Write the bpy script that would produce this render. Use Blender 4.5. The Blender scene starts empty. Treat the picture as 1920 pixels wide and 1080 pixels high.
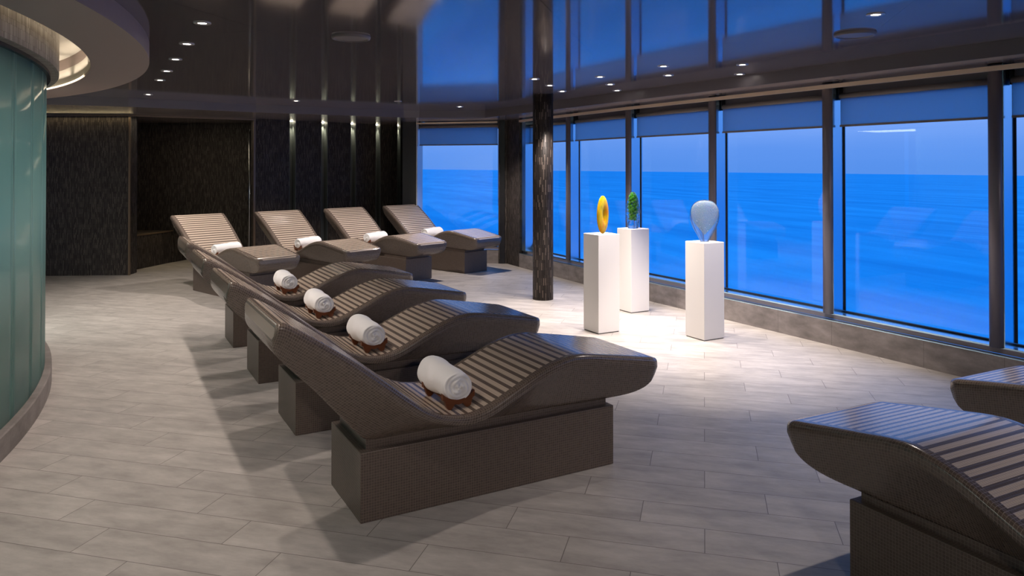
import bpy, bmesh, math, random
from mathutils import Vector, Matrix, noise
random.seed(7)
SC = bpy.context.scene
COL = SC.collection
PI = math.pi

# ------------------------------------------------------------------ helpers
def tag(o, label=None, cat=None, group=None, kind=None):
    if label: o['label'] = label
    if cat: o['category'] = cat
    if group: o['group'] = group
    if kind: o['kind'] = kind
    return o

def empty(name, loc=(0, 0, 0), rz=0.0, parent=None):
    o = bpy.data.objects.new(name, None)
    COL.objects.link(o)
    o.location = loc
    o.rotation_euler = (0, 0, rz)
    o.empty_display_size = 0.1
    if parent: o.parent = parent
    return o

def copy_tree(o, parent=None):
    c = o.copy()
    COL.objects.link(c)
    if parent: c.parent = parent
    for ch in list(o.children):
        copy_tree(ch, c)
    return c

class MB:
    """collects faces with uv coordinates (in metres) and builds one mesh object"""
    def __init__(self):
        self.v = []; self.f = []; self.uv = []; self.mk = []; self.sm = []
    def face(self, pts, uvs=None, mask=0.0, smooth=False, idx=None):
        if idx is None:
            i0 = len(self.v)
            self.v.extend([tuple(p) for p in pts])
            idx = list(range(i0, i0 + len(pts)))
        self.f.append(idx)
        self.uv.append(uvs if uvs else [(0, 0)] * len(idx))
        self.mk.append(mask); self.sm.append(smooth)
    def quad(self, a, b, c, d, u0=0.0, v0=0.0):
        a, b, c, d = map(Vector, (a, b, c, d))
        w = (b - a).length; h = (d - a).length
        self.face([a, b, c, d], [(u0, v0), (u0 + w, v0), (u0 + w, v0 + h), (u0, v0 + h)])
    def box(self, x0, x1, y0, y1, z0, z1):
        self.obox((x0, y0), (x1, y0), y1 - y0, z0, z1)
    def obox(self, p0, p1, t, z0, z1, bev=0.0):
        """box whose front edge runs p0->p1; it extends t to the left of that direction"""
        p0 = Vector((p0[0], p0[1], 0)); p1 = Vector((p1[0], p1[1], 0))
        d = (p1 - p0).normalized(); n = Vector((-d.y, d.x, 0)) * t
        a, b, c, e = p0, p1, p1 + n, p0 + n
        Z0 = Vector((0, 0, z0)); Z1 = Vector((0, 0, z1))
        L = (p1 - p0).length; T = abs(t)
        flip = t < 0
        def q(w, x, y, z, u0=0, v0=0):
            if flip: 
                w_, h_ = (x - w).length, (z - w).length
                self.face([w, z, y, x], [(u0, v0), (u0, v0 + h_), (u0 + w_, v0 + h_), (u0 + w_, v0)])
            else:
                self.quad(w, x, y, z, u0, v0)
        q(a + Z0, b + Z0, b + Z1, a + Z1, 0, z0)
        q(b + Z0, c + Z0, c + Z1, b + Z1, L, z0)
        q(c + Z0, e + Z0, e + Z1, c + Z1, L + T, z0)
        q(e + Z0, a + Z0, a + Z1, e + Z1, 2 * L + T, z0)
        q(a + Z1, b + Z1, c + Z1, e + Z1)
        q(e + Z0, c + Z0, b + Z0, a + Z0)
    def tube(self, a, b, r, n=16, r2=None, caps=True):
        a = Vector(a); b = Vector(b); r2 = r if r2 is None else r2
        ax = (b - a).normalized()
        up = Vector((0, 0, 1)) if abs(ax.z) < .9 else Vector((1, 0, 0))
        s = ax.cross(up).normalized(); t = s.cross(ax).normalized()
        i0 = len(self.v); L = (b - a).length
        for k in range(n):
            an = -2 * PI * k / n
            o = s * math.cos(an) + t * math.sin(an)
            self.v.append(tuple(a + o * r)); self.v.append(tuple(b + o * r2))
        for k in range(n):
            j = (k + 1) % n
            idx = [i0 + 2 * k, i0 + 2 * j, i0 + 2 * j + 1, i0 + 2 * k + 1]
            c0 = 2 * PI * r * k / n; c1 = 2 * PI * r * (k + 1) / n
            self.face(None, [(c0, 0), (c1, 0), (c1, L), (c0, L)], smooth=True, idx=idx)
        if caps:
            self.face(None, None, idx=[i0 + 2 * k for k in range(n)][::-1])
            self.face(None, None, idx=[i0 + 2 * k + 1 for k in range(n)])
    def lathe(self, c, prof, n=24, closed=False):
        """prof list of (r, z); around vertical axis through c"""
        c = Vector(c); i0 = len(self.v); m = len(prof)
        for (r, z) in prof:
            for k in range(n):
                a = 2 * PI * k / n
                self.v.append((c.x + r * math.cos(a), c.y + r * math.sin(a), c.z + z))
        rows = m if closed else m - 1
        for i in range(rows):
            i2 = (i + 1) % m
            for k in range(n):
                j = (k + 1) % n
                self.face(None, [(k / n, prof[i][1]), ((k + 1) / n, prof[i][1]), ((k + 1) / n, prof[i2][1]), (k / n, prof[i2][1])],
                          smooth=True, idx=[i0 + i * n + k, i0 + i * n + j, i0 + i2 * n + j, i0 + i2 * n + k])
    def build(self, name, mat, parent=None, bevel=0.0, weld=False):
        me = bpy.data.meshes.new(name)
        me.from_pydata(self.v, [], self.f)
        uvl = me.uv_layers.new(name='UVMap'); mkl = me.uv_layers.new(name='Mask')
        li = 0
        for fi, f in enumerate(self.f):
            for k in range(len(f)):
                uvl.data[li].uv = self.uv[fi][k]
                mkl.data[li].uv = (self.mk[fi], 0)
                li += 1
        for p, s in zip(me.polygons, self.sm): p.use_smooth = s
        me.materials.append(mat)
        if weld:
            bm = bmesh.new(); bm.from_mesh(me)
            bmesh.ops.remove_doubles(bm, verts=bm.verts, dist=1e-5)
            bmesh.ops.recalc_face_normals(bm, faces=bm.faces)
            bm.to_mesh(me); bm.free()
        me.update()
        o = bpy.data.objects.new(name, me)
        COL.objects.link(o)
        if parent: o.parent = parent
        if bevel:
            if not weld:
                bm = bmesh.new(); bm.from_mesh(me)
                bmesh.ops.remove_doubles(bm, verts=bm.verts, dist=1e-5)
                bm.to_mesh(me); bm.free()
            md = o.modifiers.new('Bevel', 'BEVEL'); md.width = bevel; md.segments = 2; md.limit_method = 'ANGLE'
        return o

# ------------------------------------------------------------------ node helpers
class NT:
    def __init__(self, name):
        self.m = bpy.data.materials.new(name); self.m.use_nodes = True
        self.t = self.m.node_tree; self.t.nodes.clear()
        self.out = self.t.nodes.new('ShaderNodeOutputMaterial')
    def n(self, typ, **kw):
        nd = self.t.nodes.new(typ)
        for k, v in kw.items():
            if k in nd.inputs: nd.inputs[k].default_value = v
            else: setattr(nd, k, v)
        return nd
    def l(self, a, b): self.t.links.new(a, b)
    def bsdf(self, **kw):
        b = self.n('ShaderNodeBsdfPrincipled')
        for k, v in kw.items():
            k = {'base': 'Base Color', 'rough': 'Roughness', 'metal': 'Metallic', 'spec': 'Specular IOR Level', 'coat': 'Coat Weight',
                 'coatr': 'Coat Roughness', 'trans': 'Transmission Weight', 'ior': 'IOR', 'em': 'Emission Color', 'ems': 'Emission Strength',
                 'sheen': 'Sheen Weight', 'sss': 'Subsurface Weight'}.get(k, k)
            b.inputs[k].default_value = (*v, 1) if isinstance(v, tuple) and len(v) == 3 and b.inputs[k].type == 'RGBA' else v
        self.l(b.outputs[0], self.out.inputs[0]); return b
    def math(self, op, a, b=None, c=None):
        nd = self.n('ShaderNodeMath', operation=op)
        for i, x in enumerate((a, b, c)):
            if x is None: continue
            if isinstance(x, (int, float)): nd.inputs[i].default_value = x
            else: self.l(x, nd.inputs[i])
        return nd.outputs[0]
    def mix(self, f, a, b):
        nd = self.n('ShaderNodeMix', data_type='RGBA')
        for i, x in ((0, f), (6, a), (7, b)):
            if isinstance(x, (int, float)): nd.inputs[i].default_value = x
            elif isinstance(x, tuple): nd.inputs[i].default_value = (*x, 1)
            else: self.l(x, nd.inputs[i])
        return nd.outputs[2]
    def bump(self, h, b, strength=0.3, dist=0.01):
        nd = self.n('ShaderNodeBump', Strength=strength, Distance=dist)
        self.l(h, nd.inputs['Height']); self.l(nd.outputs[0], b.inputs['Normal']); return nd
    def mapping(self, src, scale=(1, 1, 1), rot=(0, 0, 0), loc=(0, 0, 0)):
        nd = self.n('ShaderNodeMapping'); self.l(src, nd.inputs[0])
        nd.inputs['Scale'].default_value = scale; nd.inputs['Rotation'].default_value = rot; nd.inputs['Location'].default_value = loc
        return nd.outputs[0]
    def uv(self, name='UVMap'):
        return self.n('ShaderNodeUVMap', uv_map=name).outputs[0]
    def obj(self): return self.n('ShaderNodeTexCoord').outputs['Object']
    def noise(self, vec, scale=5, detail=3, rough=.5):
        nd = self.n('ShaderNodeTexNoise', Scale=scale, Detail=detail, Roughness=rough); self.l(vec, nd.inputs['Vector']); return nd.outputs[0]

def simple(name, base, rough=.5, **kw):
    t = NT(name); t.bsdf(base=base, rough=rough, **kw); return t.m

def emit(name, col, s):
    t = NT(name); e = t.n('ShaderNodeEmission', Strength=s); e.inputs[0].default_value = (*col, 1)
    t.l(e.outputs[0], t.out.inputs[0]); return t.m

# ------------------------------------------------------------------ materials
def mat_floor():
    t = NT('floor_planks')
    b = t.bsdf(rough=.42, spec=.35)
    o = t.obj()
    a = math.radians(43.5)
    r = t.mapping(o, rot=(0, 0, a))         # x' runs along the planks
    sp = t.n('ShaderNodeSeparateXYZ'); t.l(r, sp.inputs[0])
    W, L = .2155, .85
    v = t.math('DIVIDE', t.math('SUBTRACT', sp.outputs[1], 3.205), W)
    k = t.math('FLOOR', v)
    fv = t.math('SUBTRACT', v, k)
    u = t.math('DIVIDE', t.math('ADD', sp.outputs[0], t.math('MULTIPLY', k, .2833)), L)
    ku = t.math('FLOOR', u)
    fu = t.math('SUBTRACT', u, ku)
    dv = t.math('MULTIPLY', t.math('MINIMUM', fv, t.math('SUBTRACT', 1.0, fv)), W)
    du = t.math('MULTIPLY', t.math('MINIMUM', fu, t.math('SUBTRACT', 1.0, fu)), L)
    d = t.math('MINIMUM', du, dv)
    seam = t.math('LESS_THAN', d, .0016)
    cb = t.n('ShaderNodeCombineXYZ'); t.l(k, cb.inputs[0]); t.l(ku, cb.inputs[1])
    wn = t.n('ShaderNodeTexWhiteNoise', noise_dimensions='3D'); t.l(cb.outputs[0], wn.inputs[0])
    off = t.n('ShaderNodeVectorMath', operation='MULTIPLY_ADD')
    t.l(wn.outputs[1], off.inputs[0]); off.inputs[1].default_value = (9, 9, 9); t.l(r, off.inputs[2])
    m1 = t.mapping(off.outputs[0], scale=(1.3, 3.6, 1))
    n1 = t.noise(m1, 2.6, 9, .66)
    m2 = t.mapping(off.outputs[0], scale=(1, 2.2, 1))
    n2 = t.noise(m2, 9, 6, .6)
    cr = t.n('ShaderNodeValToRGB'); t.l(n1, cr.inputs[0])
    e = cr.color_ramp.elements
    e[0].position = .3; e[0].color = (.27, .25, .235, 1)
    e[1].position = .72; e[1].color = (.52, .485, .455, 1)
    c = t.mix(t.math('MULTIPLY', n2, .35), cr.outputs[0], (.36, .335, .31))
    val = t.math('ADD', .96, t.math('MULTIPLY', wn.outputs[0], .09))
    mv = t.n('ShaderNodeVectorMath', operation='SCALE'); t.l(c, mv.inputs[0]); t.l(val, mv.inputs['Scale'])
    c = t.mix(seam, mv.outputs[0], (.13, .115, .105))
    t.l(c, b.inputs['Base Color'])
    rr = t.math('ADD', .36, t.math('MULTIPLY', n2, .22)); t.l(rr, b.inputs['Roughness'])
    hh = t.math('SUBTRACT', t.math('MULTIPLY', n2, .25), seam)
    t.bump(hh, b, .12, .003)
    return t.m

def mat_ceiling(base, rough=.075, bump=.02, streak=True):
    t = NT('ceiling_gloss')
    b = t.bsdf(base=base, rough=rough, spec=.5)
    o = t.obj()
    # long soft ripples of the rolled metal panels
    m = t.mapping(o, scale=(.7, .7, 1))
    n1 = t.noise(m, 1.6, 2, .5)
    m2 = t.mapping(o, rot=(0, 0, math.radians(29)), scale=(3.2, .22, 1))
    n2 = t.noise(m2, 3.0, 2, .5)
    h = t.math('ADD', n1, t.math('MULTIPLY', n2, .12))
    t.bump(h, b, bump, .05)
    # fine seams between panels
    r = t.mapping(o, rot=(0, 0, math.radians(43.3)), loc=(0, 0, 0))
    sp = t.n('ShaderNodeSeparateXYZ'); t.l(r, sp.inputs[0])
    fx = t.math('FRACT', t.math('DIVIDE', t.math('ADD', sp.outputs[0], .814), 1.9))
    fy = t.math('FRACT', t.math('DIVIDE', t.math('SUBTRACT', sp.outputs[1], 4.23), 1.25))
    s = t.math('MAXIMUM', t.math('LESS_THAN', fx, .0022), t.math('LESS_THAN', fy, .0034))
    c = t.mix(s, base, (.008, .008, .009))
    t.l(c, b.inputs['Base Color'])
    return t.m

def mat_mosaic(name, c1, c2, hi, w=.011, h=.075, rough=.28, bump=.6, hi_amt=.82, spec=.5):
    """thin upright stick tiles; uv in metres, u across, v up"""
    t = NT(name)
    b = t.bsdf(rough=rough, spec=spec)
    uv = t.uv()
    m = t.mapping(uv, rot=(0, 0, PI / 2))
    br = t.n('ShaderNodeTexBrick', Scale=1.0)
    br.offset = .37; br.offset_frequency = 2; br.squash = 1.0
    br.inputs['Brick Width'].default_value = h; br.inputs['Row Height'].default_value = w
    br.inputs['Mortar Size'].default_value = w * .1; br.inputs['Mortar Smooth'].default_value = .2
    br.inputs['Color1'].default_value = (0, 0, 0, 1); br.inputs['Color2'].default_value = (1, 1, 1, 1); br.inputs['Mortar'].default_value = (.3, .3, .3, 1)
    t.l(m, br.inputs['Vector'])
    c = t.mix(br.outputs[0], c1, c2)
    hv = t.math('GREATER_THAN', br.outputs[0], hi_amt)
    c = t.mix(t.math('MULTIPLY', hv, .85), c, hi)
    c = t.mix(br.outputs[1], c, tuple(x * .35 for x in c1))
    t.l(c, b.inputs['Base Color'])
    rr = t.math('SUBTRACT', rough + .14, t.math('MULTIPLY', br.outputs[0], .22)); t.l(rr, b.inputs['Roughness'])
    hh = t.math('ADD', t.math('SUBTRACT', 1.0, br.outputs[1]), t.math('MULTIPLY', br.outputs[0], .8))
    t.bump(hh, b, bump, .004)
    return t.m

def mat_lounger():
    """small square glazed tiles; cross stripes on the lying surface (Mask = 1)"""
    t = NT('lounger_tiles')
    b = t.bsdf(rough=.20, spec=.85)
    uv = t.uv()
    P = .0125
    br = t.n('ShaderNodeTexBrick', Scale=1.0)
    br.offset = 0; br.squash = 1
    br.inputs['Brick Width'].default_value = P; br.inputs['Row Height'].default_value = P
    br.inputs['Mortar Size'].default_value = .0011; br.inputs['Mortar Smooth'].default_value = .3
    br.inputs['Color1'].default_value = (.095, .072, .059, 1); br.inputs['Color2'].default_value = (.14, .108, .088, 1); br.inputs['Mortar'].default_value = (.24, .19, .155, 1)
    t.l(uv, br.inputs['Vector'])
    sp = t.n('ShaderNodeSeparateXYZ'); t.l(uv, sp.inputs[0])
    ms = t.n('ShaderNodeSeparateXYZ'); t.l(t.uv('Mask'), ms.inputs[0])
    fr = t.math('FRACT', t.math('DIVIDE', sp.outputs[0], .0432))
    light = t.math('LESS_THAN', fr, .58)
    inside = t.math('GREATER_THAN', ms.outputs[0], .5)
    m1 = t.mix(light, (.125, .096, .08), (.62, .51, .41))
    m1 = t.mix(t.math('MULTIPLY', br.outputs[1], .35), m1, (.16, .13, .10))
    c = t.mix(inside, br.outputs[0], m1)
    t.l(c, b.inputs['Base Color'])
    gap = t.math('MULTIPLY', br.outputs[1], -1.0)
    stripe = t.math('MULTIPLY', t.math('MULTIPLY', light, inside), .8)
    t.bump(t.math('ADD', gap, stripe), b, .45, .002)
    return t.m

def mat_plain_tiles():
    t = NT('plinth_tiles')
    b = t.bsdf(rough=.38, spec=.4)
    uv = t.uv(); P = .0125
    br = t.n('ShaderNodeTexBrick', Scale=1.0)
    br.offset = 0
    br.inputs['Brick Width'].default_value = P; br.inputs['Row Height'].default_value = P
    br.inputs['Mortar Size'].default_value = .0011; br.inputs['Mortar Smooth'].default_value = .3
    br.inputs['Color1'].default_value = (.098, .075, .062, 1); br.inputs['Color2'].default_value = (.125, .097, .08, 1); br.inputs['Mortar'].default_value = (.19, .15, .125, 1)
    t.l(uv, br.inputs['Vector'])
    t.l(br.outputs[0], b.inputs['Base Color'])
    t.bump(t.math('MULTIPLY', br.outputs[1], -1.0), b, .4, .002)
    return t.m

def mat_stone():
    t = NT('skirting_stone')
    b = t.bsdf(rough=.45, spec=.4)
    o = t.obj()
    m = t.mapping(o, scale=(1, 1, 2.4))
    n = t.noise(m, 4.5, 8, .62)
    cr = t.n('ShaderNodeValToRGB'); t.l(n, cr.inputs[0]); e = cr.color_ramp.elements
    e[0].position = .32; e[0].color = (.14, .125, .118, 1); e[1].position = .72; e[1].color = (.29, .26, .25, 1)
    sp = t.n('ShaderNodeSeparateXYZ'); t.l(t.uv(), sp.inputs[0])
    fx = t.math('FRACT', t.math('DIVIDE', t.math('ADD', sp.outputs[0], .33), .85))
    s = t.math('LESS_THAN', fx, .003)
    t.l(t.mix(s, cr.outputs[0], (.08, .07, .065)), b.inputs['Base Color'])
    return t.m

def mat_pane():
    t = NT('window_pane_glass')
    tr = t.n('ShaderNodeBsdfTransparent'); tr.inputs[0].default_value = (.97, .98, 1, 1)
    gl = t.n('ShaderNodeBsdfGlossy', Roughness=0.0)
    lw = t.n('ShaderNodeLayerWeight', Blend=.5)
    fr = t.math('MULTIPLY_ADD', t.math('POWER', lw.outputs['Facing'], 5.0), .96, .035)
    mx = t.n('ShaderNodeMixShader')
    t.l(fr, mx.inputs[0]); t.l(tr.outputs[0], mx.inputs[1]); t.l(gl.outputs[0], mx.inputs[2])
    t.l(mx.outputs[0], t.out.inputs[0]); return t.m

def mat_blind():
    t = NT('blind_fabric')
    d = t.n('ShaderNodeBsdfDiffuse'); d.inputs[0].default_value = (.30, .28, .29, 1)
    tl = t.n('ShaderNodeBsdfTranslucent'); tl.inputs[0].default_value = (.50, .56, .60, 1)
    mx = t.n('ShaderNodeMixShader'); mx.inputs[0].default_value = .7
    t.l(d.outputs[0], mx.inputs[1]); t.l(tl.outputs[0], mx.inputs[2]); t.l(mx.outputs[0], t.out.inputs[0]); return t.m

def mat_pod():
    t = NT('teal_frosted_glass')
    o = t.obj()
    sp = t.n('ShaderNodeSeparateXYZ'); t.l(o, sp.inputs[0])
    n = t.noise(t.mapping(t.uv(), scale=(1.2, .5, 1)), 1.3, 2, .5)
    c = t.mix(n, (.24, .40, .43), (.38, .48, .44))
    tl = t.n('ShaderNodeBsdfTranslucent'); t.l(c, tl.inputs[0])
    d = t.n('ShaderNodeBsdfDiffuse'); t.l(c, d.inputs[0])
    m1 = t.n('ShaderNodeMixShader'); m1.inputs[0].default_value = .6
    t.l(d.outputs[0], m1.inputs[1]); t.l(tl.outputs[0], m1.inputs[2])
    g = t.n('ShaderNodeBsdfGlossy', Roughness=.12)
    lw = t.n('ShaderNodeLayerWeight', Blend=.5)
    fr = t.math('MULTIPLY_ADD', t.math('POWER', lw.outputs['Facing'], 5.0), .30, .02)
    m2 = t.n('ShaderNodeMixShader'); t.l(fr, m2.inputs[0]); t.l(m1.outputs[0], m2.inputs[1]); t.l(g.outputs[0], m2.inputs[2])
    t.l(m2.outputs[0], t.out.inputs[0]); return t.m

def mat_towel():
    t = NT('towel_terry')
    b = t.bsdf(base=(.93, .93, .94), rough=.95, spec=.1, sheen=.4)
    n = t.noise(t.obj(), 260, 3, .7); n2 = t.noise(t.obj(), 30, 3, .6)
    t.bump(t.math('ADD', n, t.math('MULTIPLY', n2, 1.2)), b, .35, .003)
    return t.m

def mat_wood():
    t = NT('cradle_wood')
    b = t.bsdf(rough=.32, spec=.5)
    n = t.noise(t.mapping(t.obj(), scale=(6, 30, 30)), 4, 4, .6)
    t.l(t.mix(n, (.07, .018, .006), (.20, .062, .02)), b.inputs['Base Color']); return t.m

def mat_sea():
    t = NT('sea_water')
    b = t.bsdf(rough=.7, spec=.05)
    o = t.obj()
    m = t.mapping(o, rot=(0, 0, math.radians(29.1)), scale=(.010, .05, 1))
    n1 = t.noise(m, 1.0, 8, .68)
    m2 = t.mapping(o, rot=(0, 0, math.radians(29.1)), scale=(.0015, .006, 1))
    n2 = t.noise(m2, 1.0, 4, .6)
    cr = t.n('ShaderNodeValToRGB')
    t.l(t.math('ADD', t.math('MULTIPLY', n1, .72), t.math('MULTIPLY', n2, .28)), cr.inputs[0]); e = cr.color_ramp.elements
    e[0].position = .42; e[0].color = (.002, .40, .62, 1); e[1].position = .60; e[1].color = (.035, .57, .76, 1)
    t.l(cr.outputs[0], b.inputs['Base Color'])
    return t.m

def mat_glass(name, col, rough=.02, ior=1.48, bump=None, mixv=.62):
    t = NT(name)
    g = t.n('ShaderNodeBsdfGlass', Roughness=rough, IOR=ior); g.inputs[0].default_value = (*col, 1)
    if bump:
        n = t.noise(t.obj(), bump[0], 3, .6); bn = t.n('ShaderNodeBump', Strength=bump[1], Distance=.01)
        t.l(n, bn.inputs['Height']); t.l(bn.outputs[0], g.inputs['Normal'])
    tr = t.n('ShaderNodeBsdfTransparent'); tr.inputs[0].default_value = (*col, 1)
    mx = t.n('ShaderNodeMixShader'); mx.inputs[0].default_value = mixv
    t.l(tr.outputs[0], mx.inputs[1]); t.l(g.outputs[0], mx.inputs[2])
    t.l(mx.outputs[0], t.out.inputs[0]); return t.m

M = dict(
    floor=mat_floor(),
    ceil=mat_ceiling((.14, .122, .125)),
    soffit=mat_ceiling((.24, .205, .19), rough=.16, bump=.015),
    ring=simple('ring_soffit', (.30, .225, .20), .5),
    cove=simple('cove_plaster', (.62, .57, .49), .8),
    mosaic=mat_mosaic('wall_stick_mosaic', (.026, .021, .019), (.075, .063, .056), (.10, .084, .072), rough=.5, spec=.28, bump=.4),
    pillar=mat_mosaic('pillar_stick_mosaic', (.014, .011, .010), (.07, .055, .048), (.20, .16, .135), w=.012, h=.09, hi_amt=.86, rough=.46, spec=.35),
    band=mat_mosaic('band_stick_mosaic', (.22, .20, .165), (.36, .33, .28), (.44, .41, .35), w=.010, h=.09, rough=.5, hi_amt=.8),
    slotside=simple('slot_lining', (.09, .10, .10), .5, spec=.3),
    dark=simple('slot_dark_metal', (.015, .015, .018), .25, spec=.6),
    lounger=mat_lounger(), plinth=mat_plain_tiles(), stone=mat_stone(),
    mirror=simple('anodised_frame_metal', (.50, .74, .88), .22, metal=1.0),
    alu=simple('grey_painted_metal', (.21, .19, .22), .38, metal=.25, spec=.5),
    sill=simple('pale_sill_metal', (.62, .66, .70), .35, metal=.3),
    gasket=simple('black_gasket', (.008, .009, .014), .5),
    strip=simple('champagne_trim', (.86, .67, .50), .35, metal=.2),
    brass=simple('brushed_bronze_trim', (.20, .145, .10), .4, metal=.6),
    steel=simple('steel_post', (.35, .36, .38), .25, metal=1.0),
    pane=mat_pane(), blind=mat_blind(), pod=mat_pod(),
    tube=simple('blind_tube_grey', (.22, .19, .18), .5),
    podseam=simple('panel_seam', (.45, .62, .52), .4),
    white=simple('pedestal_white', (.86, .84, .82), .45),
    shadowgap=simple('pedestal_foot', (.10, .09, .085), .6),
    trimring=simple('downlight_bezel', (.42, .40, .40), .3, metal=.4),
    lamp=emit('lamp_glow', (1.0, .90, .82), 26.0),
    lampoff=simple('lamp_off', (.03, .03, .035), .2),
    slotlamp=emit('slot_lamp_glow', (1.0, .88, .66), 30.0),
    led=emit('led_strip_glow', (1.0, .84, .62), 6.0),
    speaker=simple('speaker_grille', (.16, .14, .145), .55),
    towel=mat_towel(), wood=mat_wood(), sea=mat_sea(),
    amber=mat_glass('amber_glass', (1.0, .72, .10), .12, 1.4),
    ambercore=simple('amber_tint', (1.0, .58, .02), .12, trans=.3, ior=1.3, sss=.4),
    clear=mat_glass('clear_glass', (1, 1, 1), .0, 1.45, (22, .5), .82),
    clearb=mat_glass('bubbled_glass', (.97, .99, 1.0), .0, 1.42),
    green=simple('green_glass_core', (.22, .85, .05), .06, spec=1.0),
    bubble=None,
)
def mat_bubble():
    t = NT('frosted_bubble_glass')
    b = t.bsdf(base=(.66, .80, .84), rough=.2, trans=.2, ior=1.2, sss=.3)
    v = t.n('ShaderNodeTexVoronoi', Scale=95.0); t.l(t.obj(), v.inputs['Vector'])
    cr = t.n('ShaderNodeValToRGB'); t.l(v.outputs[0], cr.inputs[0]); e = cr.color_ramp.elements
    e[0].position = .12; e[0].color = (1, 1, 1, 1); e[1].position = .42; e[1].color = (.66, .84, .97, 1)
    t.l(cr.outputs[0], b.inputs['Base Color']); t.bump(v.outputs[0], b, .5, .004)
    tr = t.n('ShaderNodeBsdfTransparent'); tr.inputs[0].default_value = (.95, .98, 1, 1)
    mx = t.n('ShaderNodeMixShader'); mx.inputs[0].default_value = .58
    t.l(tr.outputs[0], mx.inputs[1]); t.l(b.outputs[0], mx.inputs[2]); t.l(mx.outputs[0], t.out.inputs[0]); return t.m
M['bubble'] = mat_bubble()
def mat_amber():
    t = NT('amber_streaked_glass')
    b = t.bsdf(rough=.12, trans=.3, ior=1.3, sss=.4)
    n = t.noise(t.mapping(t.obj(), scale=(9, 9, 3)), 1.6, 3, .6)
    cr = t.n('ShaderNodeValToRGB'); t.l(n, cr.inputs[0]); e = cr.color_ramp.elements
    e[0].position = .36; e[0].color = (.62, .50, .03, 1); e[1].position = .62; e[1].color = (1.0, .36, .01, 1)
    k = e.new(.48); k.color = (1.0, .66, .02, 1)
    t.l(cr.outputs[0], b.inputs['Base Color']); return t.m
M['ambercore'] = mat_amber()

# ------------------------------------------------------------------ camera
cd = bpy.data.cameras.new('camera'); cam = bpy.data.objects.new('camera', cd); COL.objects.link(cam)
cam.location = (0, 0, 1.6)
cam.rotation_euler = (math.radians(90.6), 0, math.radians(-29.1))
cd.sensor_width = 36; cd.lens = 36 * 1400 / 1920
cd.shift_y = -(540 - (312 - 1400 * math.tan(math.radians(.6)))) / 1920
cd.clip_end = 20000
SC.camera = cam

# ------------------------------------------------------------------ room geometry constants
ZC, ZS = 2.47, 2.36              # main ceiling, perimeter soffit
CEN = (-6.9, 6.35)               # centre of the round pod
def cp(r, deg): a = math.radians(deg); return (CEN[0] + r * math.cos(a), CEN[1] + r * math.sin(a))
def wx(y): return 5.75 + max(0.0, y - 7.44) * .045

def poly(name, pts, z, mat, down=True, kind='structure'):
    """flat polygon; faces down by default"""
    bm = bmesh.new(); vs = [bm.verts.new((x, y, z)) for x, y in pts]
    f = bm.faces.new(vs); f.normal_update()
    if (f.normal.z > 0) == down: f.normal_flip()
    bmesh.ops.triangulate(bm, faces=[f], ngon_method='EAR_CLIP')
    me = bpy.data.meshes.new(name); bm.to_mesh(me); bm.free(); me.materials.append(mat)
    o = bpy.data.objects.new(name, me); COL.objects.link(o)
    if kind: o['kind'] = kind
    return o

# floor
fl = MB(); fl.face([(-9, -5, 0), (5.8, -5, 0), (5.8, 7.4, 0), (5.98, 10.9, 0), (5.98, 16.5, 0), (-9, 16.5, 0)]); o = fl.build('floor', M['floor']); tag(o, kind='structure')

# ceilings
fascia = [(5.60, -4.3), (5.30, 10.39), (4.40, 10.885), (4.17, 10.955), (1.961, 10.925), (.351, 10.677), (-.55, 10.80), (-1.53, 11.2)]
arc = [cp(7.24, d) for d in range(40, -70, -2)]
room_ceiling = fascia + arc + [(-5.0, -4.3)]
poly('ceiling', room_ceiling, ZC, M['ceil'])
fz = MB()
for a, b in zip(fascia[:-1], fascia[1:]):
    fz.quad((a[0], a[1], ZS), (b[0], b[1], ZS), (b[0], b[1], ZC), (a[0], a[1], ZC))
fm = NT('fascia_paint'); fm.bsdf(base=(.15, .135, .15), rough=.35)
tag(fz.build('trim_1', fm.m), kind='structure')
soff = fascia + [(-2.6, 13.95), (.46, 14.9), (2.4, 14.9), (5.1, 14.5), (5.16, 13.2), (4.95, 12.0), (6.1, 10.85), (6.02, 7.44), (6.02, -4.3)]
poly('ceiling_soffit', soff, ZS, M['soffit'])
# roof slab so that no sky light leaks in above
rs = MB(); rs.box(-9.2, 6.6, -4.6, 16.5, 2.75, 2.85); tag(rs.build('ceiling_slab', M['ring']), kind='structure')

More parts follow.
